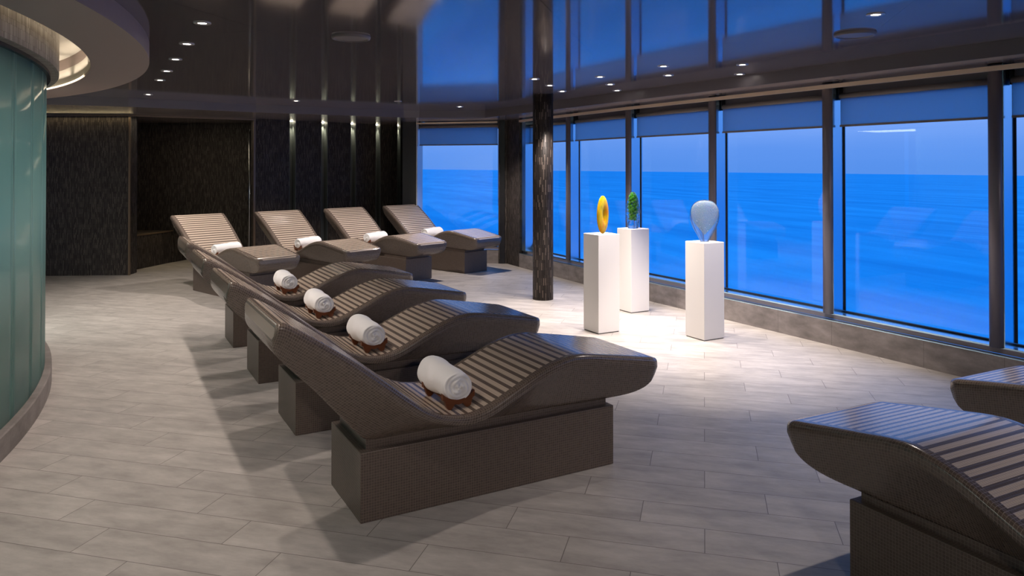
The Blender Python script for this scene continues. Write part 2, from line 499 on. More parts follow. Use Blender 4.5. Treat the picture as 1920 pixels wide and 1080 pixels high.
# ring of the lowered circular ceiling around the pod
def ringband(name, r0, z0, r1, z1, mat, a0=-75, a1=64, step=1, kind='structure', parent=None):
    m = MB(); 
    n = int((a1 - a0) / step); i0 = 0
    for k in range(n + 1):
        d = a0 + k * step
        p = cp(r0, d); q = cp(r1, d)
        m.v.append((p[0], p[1], z0)); m.v.append((q[0], q[1], z1))
    R = max(r0, r1); H = math.hypot(r1 - r0, z1 - z0)
    for k in range(n):
        u0 = math.radians(k * step) * R; u1 = math.radians((k + 1) * step) * R
        m.face(None, [(u0, 0), (u1, 0), (u1, H), (u0, H)], smooth=True, idx=[2 * k, 2 * k + 2, 2 * k + 3, 2 * k + 1])
    o = m.build(name, mat, parent)
    if kind: o['kind'] = kind
    return o
def ringsolid(name, prof, mat, a0=-75, a1=64, step=1, parent=None, kind='structure'):
    m = MB(); n = int((a1 - a0) / step); K = len(prof)
    for k in range(n + 1):
        for r, z in prof:
            p = cp(r, a0 + k * step); m.v.append((p[0], p[1], z))
    for k in range(n):
        cum = 0
        for j in range(K):
            j2 = (j + 1) % K
            h = math.hypot(prof[j][0] - prof[j2][0], prof[j][1] - prof[j2][1])
            u0 = math.radians(k * step) * 6.6; u1 = math.radians((k + 1) * step) * 6.6
            m.face(None, [(u0, cum), (u1, cum), (u1, cum + h), (u0, cum + h)], smooth=False,
                   idx=[k * K + j, (k + 1) * K + j, (k + 1) * K + j2, k * K + j2])
            cum += h
    m.face(None, None, idx=list(range(K))); m.face(None, None, idx=[n * K + j for j in range(K)][::-1])
    o = m.build(name, mat, parent, weld=True)
    if kind: o['kind'] = kind
    return o
ringsolid('ceiling_ring', [(6.86, 2.35), (7.24, 2.35), (7.24, 2.474), (7.20, 2.474), (7.20, 2.365), (6.90, 2.365), (6.90, 2.60), (6.86, 2.60)], M['ring'])
ringband('ceiling_cove', 6.60, 2.60, 6.90, 2.60, M['cove'])
ringband('trim_2', 6.858, 2.366, 6.858, 2.50, M['cove'])     # pale inner face of the cove
led = MB()
for k in range(7, 42):
    a = cp(6.852, k); b = cp(6.852, k + 1)
    led.quad((a[0], a[1], 2.352), (b[0], b[1], 2.352), (b[0], b[1], 2.364), (a[0], a[1], 2.364))
tag(led.build('cove_light_strip', M['led']), 'thin warm light strip on the inner edge of the round lowered ceiling', 'light strip')

# pod: mosaic band, glass wall, stone kerb
ringsolid('wall_left', [(6.655, 2.285), (6.655, 2.60), (6.60, 2.60), (6.60, 2.285)], M['band'])
pod = empty('glass_enclosure', (cp(6.575, -4)[0], cp(6.575, -4)[1], 0))
tag(pod, 'curved teal frosted glass enclosure on a low stone kerb at the left edge', 'glass wall')
seams = [-1.95 + 3.95 * k for k in range(-14, 15)]
def parent_keep(o, p):
    o.parent = p; o.matrix_parent_inverse = Matrix.Translation(p.location).inverted()
for a, b in zip(seams[:-1], seams[1:]):
    if a > 12 or a < -50: continue
    m = MB(); n = 8; g = .03
    for k in range(n + 1):
        d = a + g + (b - a - 2 * g) * k / n
        for r, z in ((6.575, .132), (6.575, 2.285), (6.563, 2.285), (6.563, .132)):
            p = cp(r, d); m.v.append((p[0], p[1], z))
    for k in range(n):
        for j in range(4):
            j2 = (j + 1) % 4
            u0 = math.radians(a) * 6.57 + k * .05; 
            m.face(None, [(u0, .1), (u0 + .05, .1), (u0 + .05, 2.2), (u0, 2.2)], smooth=(j == 0 or j == 2),
                   idx=[4 * k + j, 4 * k + 4 + j, 4 * k + 4 + j2, 4 * k + j2])
    m.face(None, None, idx=[0, 1, 2, 3]); m.face(None, None, idx=[4 * n + 3, 4 * n + 2, 4 * n + 1, 4 * n])
    parent_keep(m.build('glass_panel', M['pod']), pod)
    s = MB()
    p = cp(6.570, b); s.tube((p[0], p[1], .132), (p[0], p[1], 2.285), .006, 6)
    parent_keep(s.build('panel_seam', M['podseam']), pod)
rb = ringsolid('top_rail', [(6.60, 2.262), (6.60, 2.29), (6.55, 2.29), (6.55, 2.262)], M['dark'], parent=None, kind=None); parent_keep(rb, pod)
kb = ringsolid('stone_kerb', [(6.53, 0.0), (6.62, 0.0), (6.62, .128), (6.612, .134), (6.53, .134)], M['stone'], parent=None, kind=None); parent_keep(kb, pod)
ringband('pod_floor', 4.5, .003, 6.53, .003, M['white'], parent=None)
bpy.data.objects['pod_floor'].name = 'floor_pod'
ringband('wall_pod', 4.9, 0, 4.9, 2.6, M['cove'])

# ------------------------------------------------------------------ back wall, niche and slots
wb_ = tag(empty('wall_back', (.46, 12.33, 0)), kind='structure')
def wpiece(name, p0, p1, t, z0=0, z1=ZS, mat='mosaic', parent=wb_, u0=0):
    m = MB(); m.obox(p0, p1, t, z0, z1); o = m.build(name, M[mat]); 
    if parent: parent_keep(o, parent)
    return o
wpiece('wall_panel', (-3.5, 14.24), (.42, 12.352), .25)
wpiece('niche_jamb', (.36, 12.42), (.488, 12.62), .10)
wpiece('niche_wall', (.20, 14.95), (2.70, 13.62), .2)
wpiece('niche_wall', (.20, 15.1), (.44, 12.6), .1)
wpiece('niche_wall', (2.35, 12.55), (2.70, 13.75), -.1)
# panels between slots
def dpt(u):   # wall line from the niche to the far window
    t = (u - 478) / 274; a = Vector((2.217, 12.442)); b = Vector((4.902, 13.008)); return a, b
SL = [(2.789, 2.909), (3.353, 3.478), (3.901, 4.010), (4.387, 4.488), (4.819, 4.896)]
def wl(x):
    pts = [(2.217, 12.442), (2.909, 12.636), (3.478, 12.767), (4.01, 12.87), (4.488, 12.949), (4.902, 13.008), (5.30, 13.06)]
    for (x0, y0), (x1, y1) in zip(pts[:-1], pts[1:]):
        if x <= x1: return (x, y0 + (y1 - y0) * (x - x0) / (x1 - x0))
    return (x, 13.06)
xs = [2.217] + [v for s in SL for v in s] + [5.22]
for i in range(0, len(xs), 2):
    wpiece('wall_panel', wl(xs[i]), wl(xs[i + 1]), .14)
a, b = wl(2.3), wl(5.25)
wpiece('slot_back', (a[0], a[1] + .17), (b[0], b[1] + .17), .05, mat='slotside')
wpiece('wall_end', (5.14, 13.12), (4.90, 12.05), -.12, mat='dark')
for i, (x0, x1) in enumerate(SL):
    for x, dx in ((x0, .008), (x1, -.008)):
        p = wl(x); q = wl(x + dx)
        lo, hi = (p, q) if dx > 0 else (q, p)
        wpiece('slot_edge', (lo[0], lo[1] - .004), (hi[0], hi[1] - .004), .13, mat='slotside')
# bronze edge trims around the niche opening and along the wall head
wpiece('edge_trim', (.412, 12.345), (.435, 12.334), .03, mat='brass')
wpiece('edge_trim', (2.195, 12.425), (2.225, 12.432), .03, mat='brass')
wpiece('edge_trim', (.462, 12.315), (2.217, 12.425), .03, z0=ZS - .022, z1=ZS - .002, mat='brass')
wpiece('edge_trim', (-3.5, 14.22), (.462, 12.31), .03, z0=ZS - .022, z1=ZS - .002, mat='brass')
# upright steel post with a glass door edge at the right of the niche
po = MB(); po.tube((2.17, 12.62, 0), (2.17, 12.62, 2.18), .022, 14); po.tube((2.17, 12.62, 2.18), (2.17, 12.62, 2.2), .015, 14)
tag(po.build('niche_post', M['steel']), 'slim upright steel post at the right side of the dark niche opening', 'post')
# mosaic bench inside the niche
be = empty('mosaic_bench', (.8, 13.6, 0)); tag(be, 'low dark mosaic bench with a gilt edge inside the wall niche', 'bench')
b1 = MB(); b1.obox((.47, 12.86), (1.125, 13.68), .9, 0, .53); parent_keep(b1.build('bench_body', M['mosaic']), be)
b3 = MB(); b3.obox((1.125, 13.66), (1.36, 13.92), .9, 0, .44); parent_keep(b3.build('bench_side', M['mosaic']), be)
b2 = MB(); b2.obox((.465, 12.845), (1.13, 13.665), .03, .515, .535); parent_keep(b2.build('edge_strip', M['brass']), be)
# outer walls that close the room
for nm, p0, p1 in (('wall_rear', (-9, -4.5), (6.1, -4.5)),):
    m = MB(); m.obox(p0, p1, .2, 0, 2.75); tag(m.build(nm, simple('rear_wall_paint', (.10, .085, .075), .6)), kind='structure')
m = MB(); m.obox((-7.2, -4.5), (-7.2, 0.2), .2, 0, 2.75); tag(m.build('wall_side', M['mosaic']), kind='structure')
m = MB(); m.obox((-3.45, 14.3), (-7.2, 12.5), -.2, 0, 2.75); tag(m.build('wall_corner', M['mosaic']), kind='structure')
# parapet above windows
m = MB(); m.obox((6.04, -4.5), (6.04, 10.9), -.1, ZS - .02, 2.8); tag(m.build('wall_head', M['alu']), kind='structure')
m = MB(); m.obox((6.10, 10.86), (4.97, 12.04), -.1, ZS - .02, 2.8); tag(m.build('wall_head', M['alu']), kind='structure')

# ------------------------------------------------------------------ windows
def local(p0, p1):
    p0 = Vector((p0[0], p0[1], 0)); p1 = Vector((p1[0], p1[1], 0))
    d = (p1 - p0).normalized(); n = Vector((d.y, -d.x, 0)); return p0, d, n, (p1 - p0).length
def lbox(m, F, s0, s1, t0, t1, z0, z1):
    """box in wall coordinates: s along wall, t outward"""
    p0, d, n, L = F
    def P(s, t, z): v = p0 + d * s + n * t; return (v.x, v.y, z)
    c = [P(s0, t0, z0), P(s1, t0, z0), P(s1, t1, z0), P(s0, t1, z0), P(s0, t0, z1), P(s1, t0, z1), P(s1, t1, z1), P(s0, t1, z1)]
    for q in ((0, 3, 2, 1), (4, 5, 6, 7), (0, 1, 5, 4), (1, 2, 6, 5), (2, 3, 7, 6), (3, 0, 4, 7)):
        q = q[::-1]
        m.quad(*[c[i] for i in q])
YM = [-4.19, -2.735, -1.28, .175, 1.63, 3.085, 4.535, 5.985, 7.44, 8.90, 10.33]
WN = {5: 'beside the nearest full window on the right', }
DEP = .20          # glass depth behind the wall line
stone_lab = None
def window(idx, p0, p1, mull=True, corner=False, far=False):
    F = local(p0, p1); L = F[3]
    c = F[0] + F[1] * (L / 2)
    w = tag(empty('window_%d' % idx, (c.x, c.y, 0)), kind='structure')
    zt = ZS - .005
    def add(name, m, mat):
        o = m.build(name, M[mat]); parent_keep(o, w); return o
    # stone base
    m = MB(); lbox(m, F, 0, L, 0, .045, 0, .215); add('stone_base', m, 'stone')
    m = MB(); lbox(m, F, 0, L, .002, .09, .215, .222); add('ledge', m, 'mirror')
    m = MB(); lbox(m, F, 0, L, .045, .16, 0, .215); lbox(m, F, 0, L, .065, .075, .224, .268); add('frame_rail', m, 'alu')
    m = MB(); lbox(m, F, 0, L, .063, DEP + .03, .262, .274); add('sill', m, 'mirror')
    m = MB(); lbox(m, F, 0, L, DEP - .001, DEP + .03, .274, .286); lbox(m, F, 0, L, DEP - .002, DEP + .03, 2.235, 2.25)
    lbox(m, F, L - .072 if mull else L - .045, L - .058 if mull else L - .030, DEP - .001, DEP + .005, .292, zt - .03)
    if corner:
        # rounded lower gasket corner at the far end
        R = .22; ce = (L - .17 - R, .292 + R)
        prev = None
        for k in range(0, 13):
            a = -PI / 2 + PI / 2 * k / 12
            s = ce[0] + R * math.cos(a); z = ce[1] + R * math.sin(a)
            if prev:
                p = F[0] + F[1] * prev[0] + F[2] * (DEP - .002); q = F[0] + F[1] * s + F[2] * (DEP - .002)
                m.tube((p.x, p.y, prev[1]), (q.x, q.y, z), .011, 6)
            prev = (s, z)
        lbox(m, F, L - .18, L - .16, DEP - .012, DEP + .01, .292 + R, zt - .03)
        mm = MB(); prev = None
        base = F[0] + F[2] * (DEP + .004)
        for k in range(12):
            a0 = -PI / 2 + PI / 2 * k / 12; a1 = -PI / 2 + PI / 2 * (k + 1) / 12
            A = (ce[0] + R * math.cos(a0), ce[1] + R * math.sin(a0)); B = (ce[0] + R * math.cos(a1), ce[1] + R * math.sin(a1))
            C = (L - .17, .285)
            pts = [base + F[1] * q[0] for q in (A, C, B)]
            mm.face([(pts[0].x, pts[0].y, A[1]), (pts[1].x, pts[1].y, C[1]), (pts[2].x, pts[2].y, B[1])])
        add('corner_fillet', mm, 'alu')
        lbox(mm2 := MB(), F, L - .16, L, .03, DEP + .03, .262, zt); add('side_reveal', mm2, 'mirror')
    add('gasket', m, 'gasket')
    mh = MB(); lbox(mh, F, 0, L, DEP - .03, DEP + .03, 2.25, zt); add('frame_head', mh, 'alu')
    m = MB(); lbox(m, F, .0, L - .0, DEP + .008, DEP + .016, .28, zt - .01); add('pane', m, 'pane')
    if mull:
        # reveal box behind the round mullion (at the near end of the bay)
        m = MB(); lbox(m, F, L - .058, L - .047, .058, DEP + .03, .270, zt); add('reveal', m, 'mirror')
        q = F[0] + F[2] * .058
        m = MB()
        # rounded mullion profile
        n = 14; prof = []
        for k in range(n + 1):
            a = PI * k / n
            prof.append((.05 * math.cos(a), -.035 * math.sin(a)))
        i0 = 0
        for zz in (.268, zt):
            for (s, t) in prof + [(-.047, .06), (.047, .06)]:
                v = q + F[1] * s + F[2] * t; m.v.append((v.x, v.y, zz))
        K = len(prof) + 2
        for k in range(K):
            j = (k + 1) % K
            m.face(None, None, smooth=k < n, idx=[k, j, K + j, K + k])
        m.face(None, None, idx=list(range(K))[::-1]); m.face(None, None, idx=[K + k for k in range(K)])
        add('mullion', m, 'alu')
    return F
def blind(F, label, s0, s1, t=.145, zb=1.968, ztube=2.232, group='grey roller blinds at the heads of the windows'):
    p0, d, n, L = F
    c = p0 + d * ((s0 + s1) / 2) + n * t
    b = tag(empty('roller_blind', (c.x, c.y, zb)), label, 'blind', group)
    def P(s, z, dt=0): v = p0 + d * s + n * (t + dt); return (v.x, v.y, z)
    m = MB(); m.tube(P(s0, ztube), P(s1, ztube), .032, 16); parent_keep3(m.build('roller_tube', M['tube']), b)
    m = MB(); m.quad(P(s0 + .012, zb, -.026), P(s1 - .012, zb, -.026), P(s1 - .012, ztube, -.026), P(s0 + .012, ztube, -.026)); parent_keep3(m.build('fabric', M['blind']), b)
    m = MB(); lbox(m, F, s0 + .008, s1 - .008, t - .032, t - .019, zb - .012, zb + .006); parent_keep3(m.build('bottom_bar', M['tube']), b)
    m = MB(); m.tube(P(s0 + .004, ztube, -.03), P(s0 + .004, .95, -.03), .0022, 6); parent_keep3(m.build('pull_cord', M['tube']), b)
    for sa in (s0 - .006, s1):
        m = MB(); lbox(m, F, sa, sa + .006, t - .03, t + .03, ztube - .03, zt_); parent_keep3(m.build('bracket', M['gasket']), b)
zt_ = ZS - .002
def parent_keep3(o, p):
    o.parent = p; o.matrix_parent_inverse = Matrix.Translation(p.location).inverted()
lab = {4: 'grey roller blind at the right picture edge, only a sliver in view',
       5: 'widest grey roller blind in view, in the large window at the right',
       6: 'grey roller blind in the window right of the bubbled glass sculpture',
       7: 'grey roller blind in the window above the clear and green sculptures',
       8: 'grey roller blind in the window directly right of the dark pillar',
       9: 'grey roller blind partly hidden behind the dark mosaic pillar'}
for i in range(len(YM) - 1):
    y0, y1 = YM[i], YM[i + 1]
    F = window(i + 1, (wx(y0), y0), (wx(y1), y1), corner=(i == len(YM) - 2))
    if i in lab or i < 4:
        blind(F, lab.get(i, 'grey roller blind outside the picture to the right'), .06, F[3] - .078)
# corner piece
m = MB(); m.obox((5.915, 10.86), (5.885, 10.33), .2, .0, ZS); m.obox((5.79, 10.865), (5.905, 10.78), .14, 0, ZS)
tag(m.build('wall_right', M['mosaic']), kind='structure')
m = MB(); m.tube((5.872, 10.80, 0), (5.872, 10.80, ZS), .007, 8); m.obox((5.80, 10.84), (5.87, 10.79), .02, 0, ZS); tag(m.build('trim_3', M['dark']), kind='structure')
# far window between the panel wall and the corner
FW0, FW1 = (5.79, 10.865), (4.74, 11.93)
F = window(11, FW0, FW1, mull=False, far=True)
m = MB(); lbox(m, F, F[3] - .05, F[3] - .03, .0, DEP + .03, .268, ZS); tag(m.build('trim_4', M['sill']), kind='structure')
m = MB(); lbox(m, F, F[3] - .03, F[3] + .22, -.01, .06, 0, ZS); tag(m.build('trim_5', M['dark']), kind='structure')
blind(F, 'roller blind in the far corner window behind the back row of loungers', .02, F[3] - .055, zb=1.965, t=.09, ztube=2.27)
# champagne strip along the window heads
st = MB()
st.obox((5.745, -4.3), (5.745, 7.44), -.035, 2.303, 2.338); tag(st.build('trim_6', M['strip']), kind='structure')
st = MB(); st.obox((5.745, 7.44), (wx(10.33) - .005, 10.33), -.035, 2.303, 2.338); tag(st.build('trim_7', M['strip']), kind='structure')
st = MB(); lbox(st, local(FW0, FW1), 0.02, F[3] + .05, -.005, .03, 2.318, 2.345); tag(st.build('trim_8', M['strip']), kind='structure')

# ------------------------------------------------------------------ pillar
m = MB(); m.tube((4.72, 7.71, 0), (4.72, 7.71, ZC), .124, 40)
pc = m.build('pillar', M['pillar']); tag(pc, 'round column clad in thin dark mosaic sticks near the windows', 'column')

# ------------------------------------------------------------------ loungers
TB = [((.643, .935), (.636, .885)), ((.652, .953), (.637, .862)), ((.70, .942), (.655, .815)), ((.832, .858), (.72, .742)), ((.967, .765), (.81, .650)), ((1.088, .672), (.915, .531)),
      ((1.235, .555), (1.02, .412)), ((1.323, .490), (1.085, .362)), ((1.412, .448), (1.25, .356)), ((1.50, .430), (1.43, .355)), ((1.574, .433), (1.56, .355)),
      ((1.671, .459), (1.67, .355)), ((1.821, .525), (1.82, .355)), ((1.951, .583), (1.95, .355)), ((2.087, .622), (2.09, .353)), ((2.20, .628), (2.23, .350)),
      ((2.373, .602), (2.40, .348)), ((2.525, .577), (2.55, .358)), ((2.62, .560), (2.640, .380)), ((2.678, .550), (2.692, .412)), ((2.710, .540), (2.714, .445)), ((2.724, .522), (2.723, .480))]
def cr(p0, p1, p2, p3, t):
    return tuple(.5 * ((2 * b) + (-a + c) * t + (2 * a - 5 * b + 4 * c - d) * t * t + (-a + 3 * b - 3 * c + d) * t ** 3) for a, b, c, d in zip(p0, p1, p2, p3))
def interp(a, b, x):
    if x <= a[0]: return b[0]
    for i in range(len(a) - 1):
        if x <= a[i + 1]: return b[i] + (b[i + 1] - b[i]) * (x - a[i]) / (a[i + 1] - a[i])
    return b[-1]
X0 = 1.74          # lounger origin (middle of the plinth) in profile coordinates
def shell_mesh():
    T = [p[0] for p in TB]; B = [p[1] for p in TB]
    st = []
    n = len(TB)
    for i in range(n - 1):
        sub = 1 if i == 0 or i >= n - 3 else 4
        for k in range(sub):
            t = k / sub
            g = lambda P: cr(P[max(i - 1, 0)], P[i], P[i + 1], P[min(i + 2, n - 1)], t)
            st.append((g(T), g(B)))
    st.append((T[-1], B[-1]))
    m = MB(); S = 0.0; prev = None; rows = []
    N = len(st)
    for i, (t, b) in enumerate(st):
        if prev: S += math.hypot(t[0] - prev[0], t[1] - prev[1])
        prev = t
        wt = interp([.65, 1.5, 2.7], [.368, .335, .290], t[0])
        wb = interp([.63, .80, 1.085, 2.42, 2.70], [.335, .295, .212, .212, .252], b[0])
        if i == 0: wt -= .022; wb -= .02
        if i == 1: wt -= .006; wb -= .006
        if i == N - 1: wt -= .035; wb -= .02
        if i == N - 2: wt -= .012
        L = math.hypot(t[0] - b[0], t[1] - b[1]); dx, dz = (b[0] - t[0]) / L, (b[1] - t[1]) / L
        r = min(.022, L * .3)
        half = [(0, 0), (.12, 0), (.22, 0), (wt - .046, 0), (wt - .034, 0), (wt - r, 0)]
        for a in (18, 36, 54, 72, 90):
            a = math.radians(a); half.append((wt - r + r * math.sin(a), r - r * math.cos(a)))
        half.append((wt, min(.046, L * .6)))
        d0 = half[-1][1]
        lowd = L
        for k in (.06, .5, .94):
            half.append((wt + (wb - wt) * k, d0 + (lowd - d0) * k))
        half.append((wb, L)); half.append((wb * .5, L)); half.append((0, L))
        per = []; c = 0; pv = half[0]
        for h in half:
            c += math.hypot(h[0] - pv[0], h[1] - pv[1]); per.append(c); pv = h
        row = []
        for sgn in (1, -1):
            seq = range(len(half)) if sgn == 1 else range(len(half) - 2, 0, -1)
            for j in seq:
                y, d = half[j]
                m.v.append((t[0] + dx * d - X0, sgn * y, t[1] + dz * d)); row.append((len(m.v) - 1, sgn * per[j], j))
        rows.append((S, row))
    K = len(rows[0][1]); H = len(half)
    for i in range(N - 1):
        S0, r0 = rows[i]; S1, r1 = rows[i + 1]
        for k in range(K):
            k2 = (k + 1) % K
            ja, jb = r0[k][2], r0[k2][2]
            mask = 1.0 if max(ja, jb) <= 3 and 2 <= i < N - 1 else 0.0
            v0, v1, v2, v3 = r0[k][1], r0[k2][1], r1[k2][1], r1[k][1]
            if k == H - 1: v1 = v2 = 0 if False else -v0 if abs(v0) > .05 else v1
            sm = not ((ja, jb) in ((11, 12),))
            m.face(None, [(S0, v0), (S0, v1), (S1, v2), (S1, v3)], mask=mask, smooth=True, idx=[r0[k][0], r0[k2][0], r1[k2][0], r1[k][0]])
    m.face(None, [(0, rows[0][1][k][1]) for k in range(K)], idx=[rows[0][1][k][0] for k in range(K)][::-1])
    m.face(None, [(S, rows[-1][1][k][1]) for k in range(K)], idx=[rows[-1][1][k][0] for k in range(K)])
    return m
def make_lounger():
    r = empty('heated_lounger')
    o = shell_mesh().build('lying_surface', M['lounger'], r, weld=True)
    me = o.data
    m = MB(); m.box(1.04 - X0, 2.44 - X0, -.24, .24, 0, .315); m.build('plinth', M['plinth'], r, bevel=.004)
    m = MB(); m.box(1.075 - X0, 2.412 - X0, -.207, .207, .312, .362); m.build('recessed_neck', M['plinth'], r)
    return r

# towel roll and cradle -------------------------------------------------------
def towel_mesh():
    m = MB(); n = 48; R = .076; Lh = .168
    import math as _m
    stations = []
    cap = []
    for k in range(1, 13):
        stations.append((-Lh - .0 + 0, R * k / 13, 'cap0'))
    rows = []
    def prof(k, n_):  return k / n_
    def ring(ypos, rad, end=0, rr=0):
        row = []
        for k in range(n):
            a = 2 * PI * k / n
            q = rad
            dy = 0
            if end:
                # spiral groove on the end face
                ph = (rr / .0205 - a / (2 * PI) * 1.0 * end) % 1.0
                g = max(0, 1 - abs(ph - .5) / .22)
                dy = end * (-.009 * g + .012 * (1 - (rr / R)) + .004 * math.sin(3 * a + rr * 60))
                q = rad
            else:
                e_ = (ypos - .015 - .05 * math.sin(a + .6)) / .012; step = .010 / (1 + math.exp(-max(-20, min(20, e_))))
                q = rad + step + .006 * noise.noise(Vector((math.cos(a) * 1.3, math.sin(a) * 1.3, ypos * 11))) - .003
                # loose outer flap
                q += .003 * max(0, math.cos(a - 2.3)) ** 6
            z = q * math.sin(a)
            if z < -.055: z = -.055 + (z + .055) * .4
            row.append((q * math.cos(a) * 1.03, ypos + dy, z))
        return row
    NR = 14
    for k in range(1, NR): rows.append(ring(-Lh, R * .90 * k / NR, -1, R * .9 * k / NR))
    for f, g in ((.0, .93), (.006, .97), (.014, .99)): rows.append(ring(-Lh + f, R * g))
    for k in range(1, 28): rows.append(ring(-Lh + .014 + (2 * Lh - .028) * k / 28, R))
    for f, g in ((.014, .99), (.006, .97), (.0, .93)): rows.append(ring(Lh - f, R * g))
    for k in range(NR - 1, 0, -1): rows.append(ring(Lh, R * .90 * k / NR, 1, R * .9 * k / NR))
    for r in rows: m.v.extend(r)
    for i in range(len(rows) - 1):
        for k in range(n):
            j = (k + 1) % n
            m.face(None, None, smooth=True, idx=[i * n + k, i * n + j, (i + 1) * n + j, (i + 1) * n + k])
    m.face(None, None, idx=list(range(n))[::-1]); e = (len(rows) - 1) * n; m.face(None, None, idx=[e + k for k in range(n)])
    return m
def make_towel():
    o = towel_mesh().build('rolled_towel', M['towel'], weld=True)
    return o
def make_cradle():
    r = empty('towel_cradle')
    for y in (-.160, .085):
        m = MB(); pts = []
        # curved saddle with flared tips and two feet, extruded 18 mm
        top = []; bot = []
        for k in range(-8, 9):
            x = k / 8 * .084
            zt = .043 + .033 * (abs(k) / 8) ** 1.8
            if abs(k) == 8: zt += .004
            zb = .020 + .030 * (abs(k) / 8) ** 1.3
            if abs(k) in (4, 5): zb = 0.0
            if abs(k) in (3,): zb = .010
            if abs(k) == 6: zb = .010
            top.append((x, zt)); bot.append((x, zb))
        for (a, b) in zip(range(16), range(1, 17)):
            q = [bot[a], bot[b], top[b], top[a]]
            f0 = [(p[0], y - .012, p[1]) for p in q]; f1 = [(p[0], y + .012, p[1]) for p in q]
            m.face(f0); m.face(f1[::-1])
            m.face([f0[3], f0[2], f1[2], f1[3]]); m.face([f0[1], f0[0], f1[0], f1[1]])
            if a == 0: m.face([f0[0], f0[3], f1[3], f1[0]])
            if b == 16: m.face([f0[2], f0[1], f1[1], f1[2]])
        m.build('end_saddle', M['wood'], r, weld=True)
    for x in (-.045, .045):
        m = MB(); m.tube((x, -.15, .036), (x, .08, .036), .0055, 8); m.build('rail', M['wood'], r)
    return r

L0 = make_lounger(); T0 = make_towel(); C0 = make_cradle()
used = [False]
def put(first, src, flag):
    if not used_flags.get(flag):
        used_flags[flag] = True; return src
    return copy_tree(src)
used_flags = {}
SURF = .431
def lounger(x, y, ang, lab, grp, towel=None, SURF=.431):
    o = put(None, L0, 'L'); o.location = (x, y, 0); o.rotation_euler = (0, 0, math.radians(ang)); tag(o, lab, 'lounger', grp)
    if towel:
        lx, ly, ta = towel[0]; a = math.radians(ang)
        px = x + lx * math.cos(a) - ly * math.sin(a); py = y + lx * math.sin(a) + ly * math.cos(a)
        c = put(None, C0, 'C'); c.location = (px, py, SURF); c.rotation_euler = (0, 0, a + math.radians(ta)); tag(c, towel[2], 'towel holder', 'wooden towel cradles on the loungers')
        t = put(None, T0, 'T'); t.location = (px, py, SURF + .101); t.rotation_euler = (0, 0, a + math.radians(ta)); tag(t, towel[1], 'towel', 'white rolled towels on the loungers')
G1 = 'tiled loungers in the front row facing the side windows'
G2 = 'tiled loungers in the back row before the dark wall'
G3 = 'tiled loungers cut off by the lower right picture edge'
rowl = [(1.74, 3.50, 'nearest taupe mosaic tiled lounger of the front row, whole long side in view', 'first'),
        (1.74, 4.75, 'second taupe tiled lounger of the front row, directly behind the nearest one', 'second'),
        (1.748, 5.953, 'third taupe tiled lounger of the front row, between the second and the fourth', 'third'),
        (1.761, 7.20, 'fourth and farthest taupe tiled lounger of the front row, before the back row', 'fourth')]
tl = ['white rolled towel on the nearest front row lounger, largest towel in view',
      'white rolled towel on the second lounger of the front row',
      'white rolled towel on the third lounger of the front row',
      'white rolled towel on the fourth, farthest lounger of the front row']
cl = ['brown carved wooden cradle holding the towel on the nearest lounger',
      'brown wooden cradle under the towel of the second front row lounger',
      'brown wooden cradle under the towel of the third front row lounger',
      'brown wooden cradle under the towel of the farthest front row lounger']
for (x, y, lb, w), t_, c_ in zip(rowl, tl, cl):
    lounger(x, y, 0, lb, G1, ((-.205, -.045, 0), t_, c_))
ax = (math.cos(math.radians(-71)), math.sin(math.radians(-71)))
feet = [(1.78, 9.20), (2.89, 9.50), (3.97, 9.82), (5.03, 10.16)]
bl = ['leftmost lounger of the back row, in front of the niche opening',
      'second lounger from the left in the back row, below the first wall slot light',
      'third lounger from the left in the back row, its foot end lit blue',
      'rightmost lounger of the back row, beside the far corner window']
bt = ['white rolled towel on the leftmost back row lounger, half hidden by its foot end',
      'white rolled towel on the second back row lounger from the left',
      'white rolled towel on the third back row lounger from the left',
      'white rolled towel on the rightmost back row lounger, seen against the far window']
bc = ['wooden towel cradle hidden under the towel of the leftmost back row lounger',
      'wooden cradle under the towel of the second back row lounger from the left',
      'wooden cradle under the towel of the third back row lounger from the left',
      'wooden cradle under the towel of the rightmost back row lounger']
for (x, y), lb, t_, c_ in zip(feet, bl, bt, bc):
    lounger(x - .7 * ax[0], y - .7 * ax[1], -71, lb, G2, ((-.285, 0, 0), t_, c_), .440)
a3 = math.radians(88.0); A = (math.cos(a3), math.sin(a3))
def foot3(cx, cy): # base foot-left corner -> origin
    return (cx - .7 * A[0] + .24 * A[1], cy - .7 * A[1] - .24 * A[0])
x, y = foot3(2.55, 1.90); lounger(x, y, 88.0, 'taupe tiled lounger at the lower right corner with blue sky glare on its foot end', G3)
lounger(x + 1.20, y + .025, 88.0, 'lounger foot end at the right picture edge, behind the lower right corner one', G3)

# ------------------------------------------------------------------ pedestals and sculptures
def pedestal(x, y, h, lab, w=.25):
    r = tag(empty('display_pedestal', (x, y, 0)), lab, 'pedestal', 'white square pedestals for glass art')
    m = MB(); m.box(-w / 2, w / 2, -w / 2, w / 2, .008, h); m.build('block', M['white'], r, bevel=.003)
    m = MB(); m.box(-w / 2 + .006, w / 2 - .006, -w / 2 + .006, w / 2 - .006, 0, .008); m.build('foot', M['shadowgap'], r)
P1 = (4.31, 5.95, .945); P2 = (5.22, 6.61, .912); P3 = (4.99, 5.25, .895)
pedestal(*P1, 'white square pedestal carrying the yellow glass disc')
pedestal(*P2, 'white square pedestal carrying the green and clear glass piece, behind the others')
pedestal(*P3, 'white square pedestal carrying the clear bubbled glass piece')

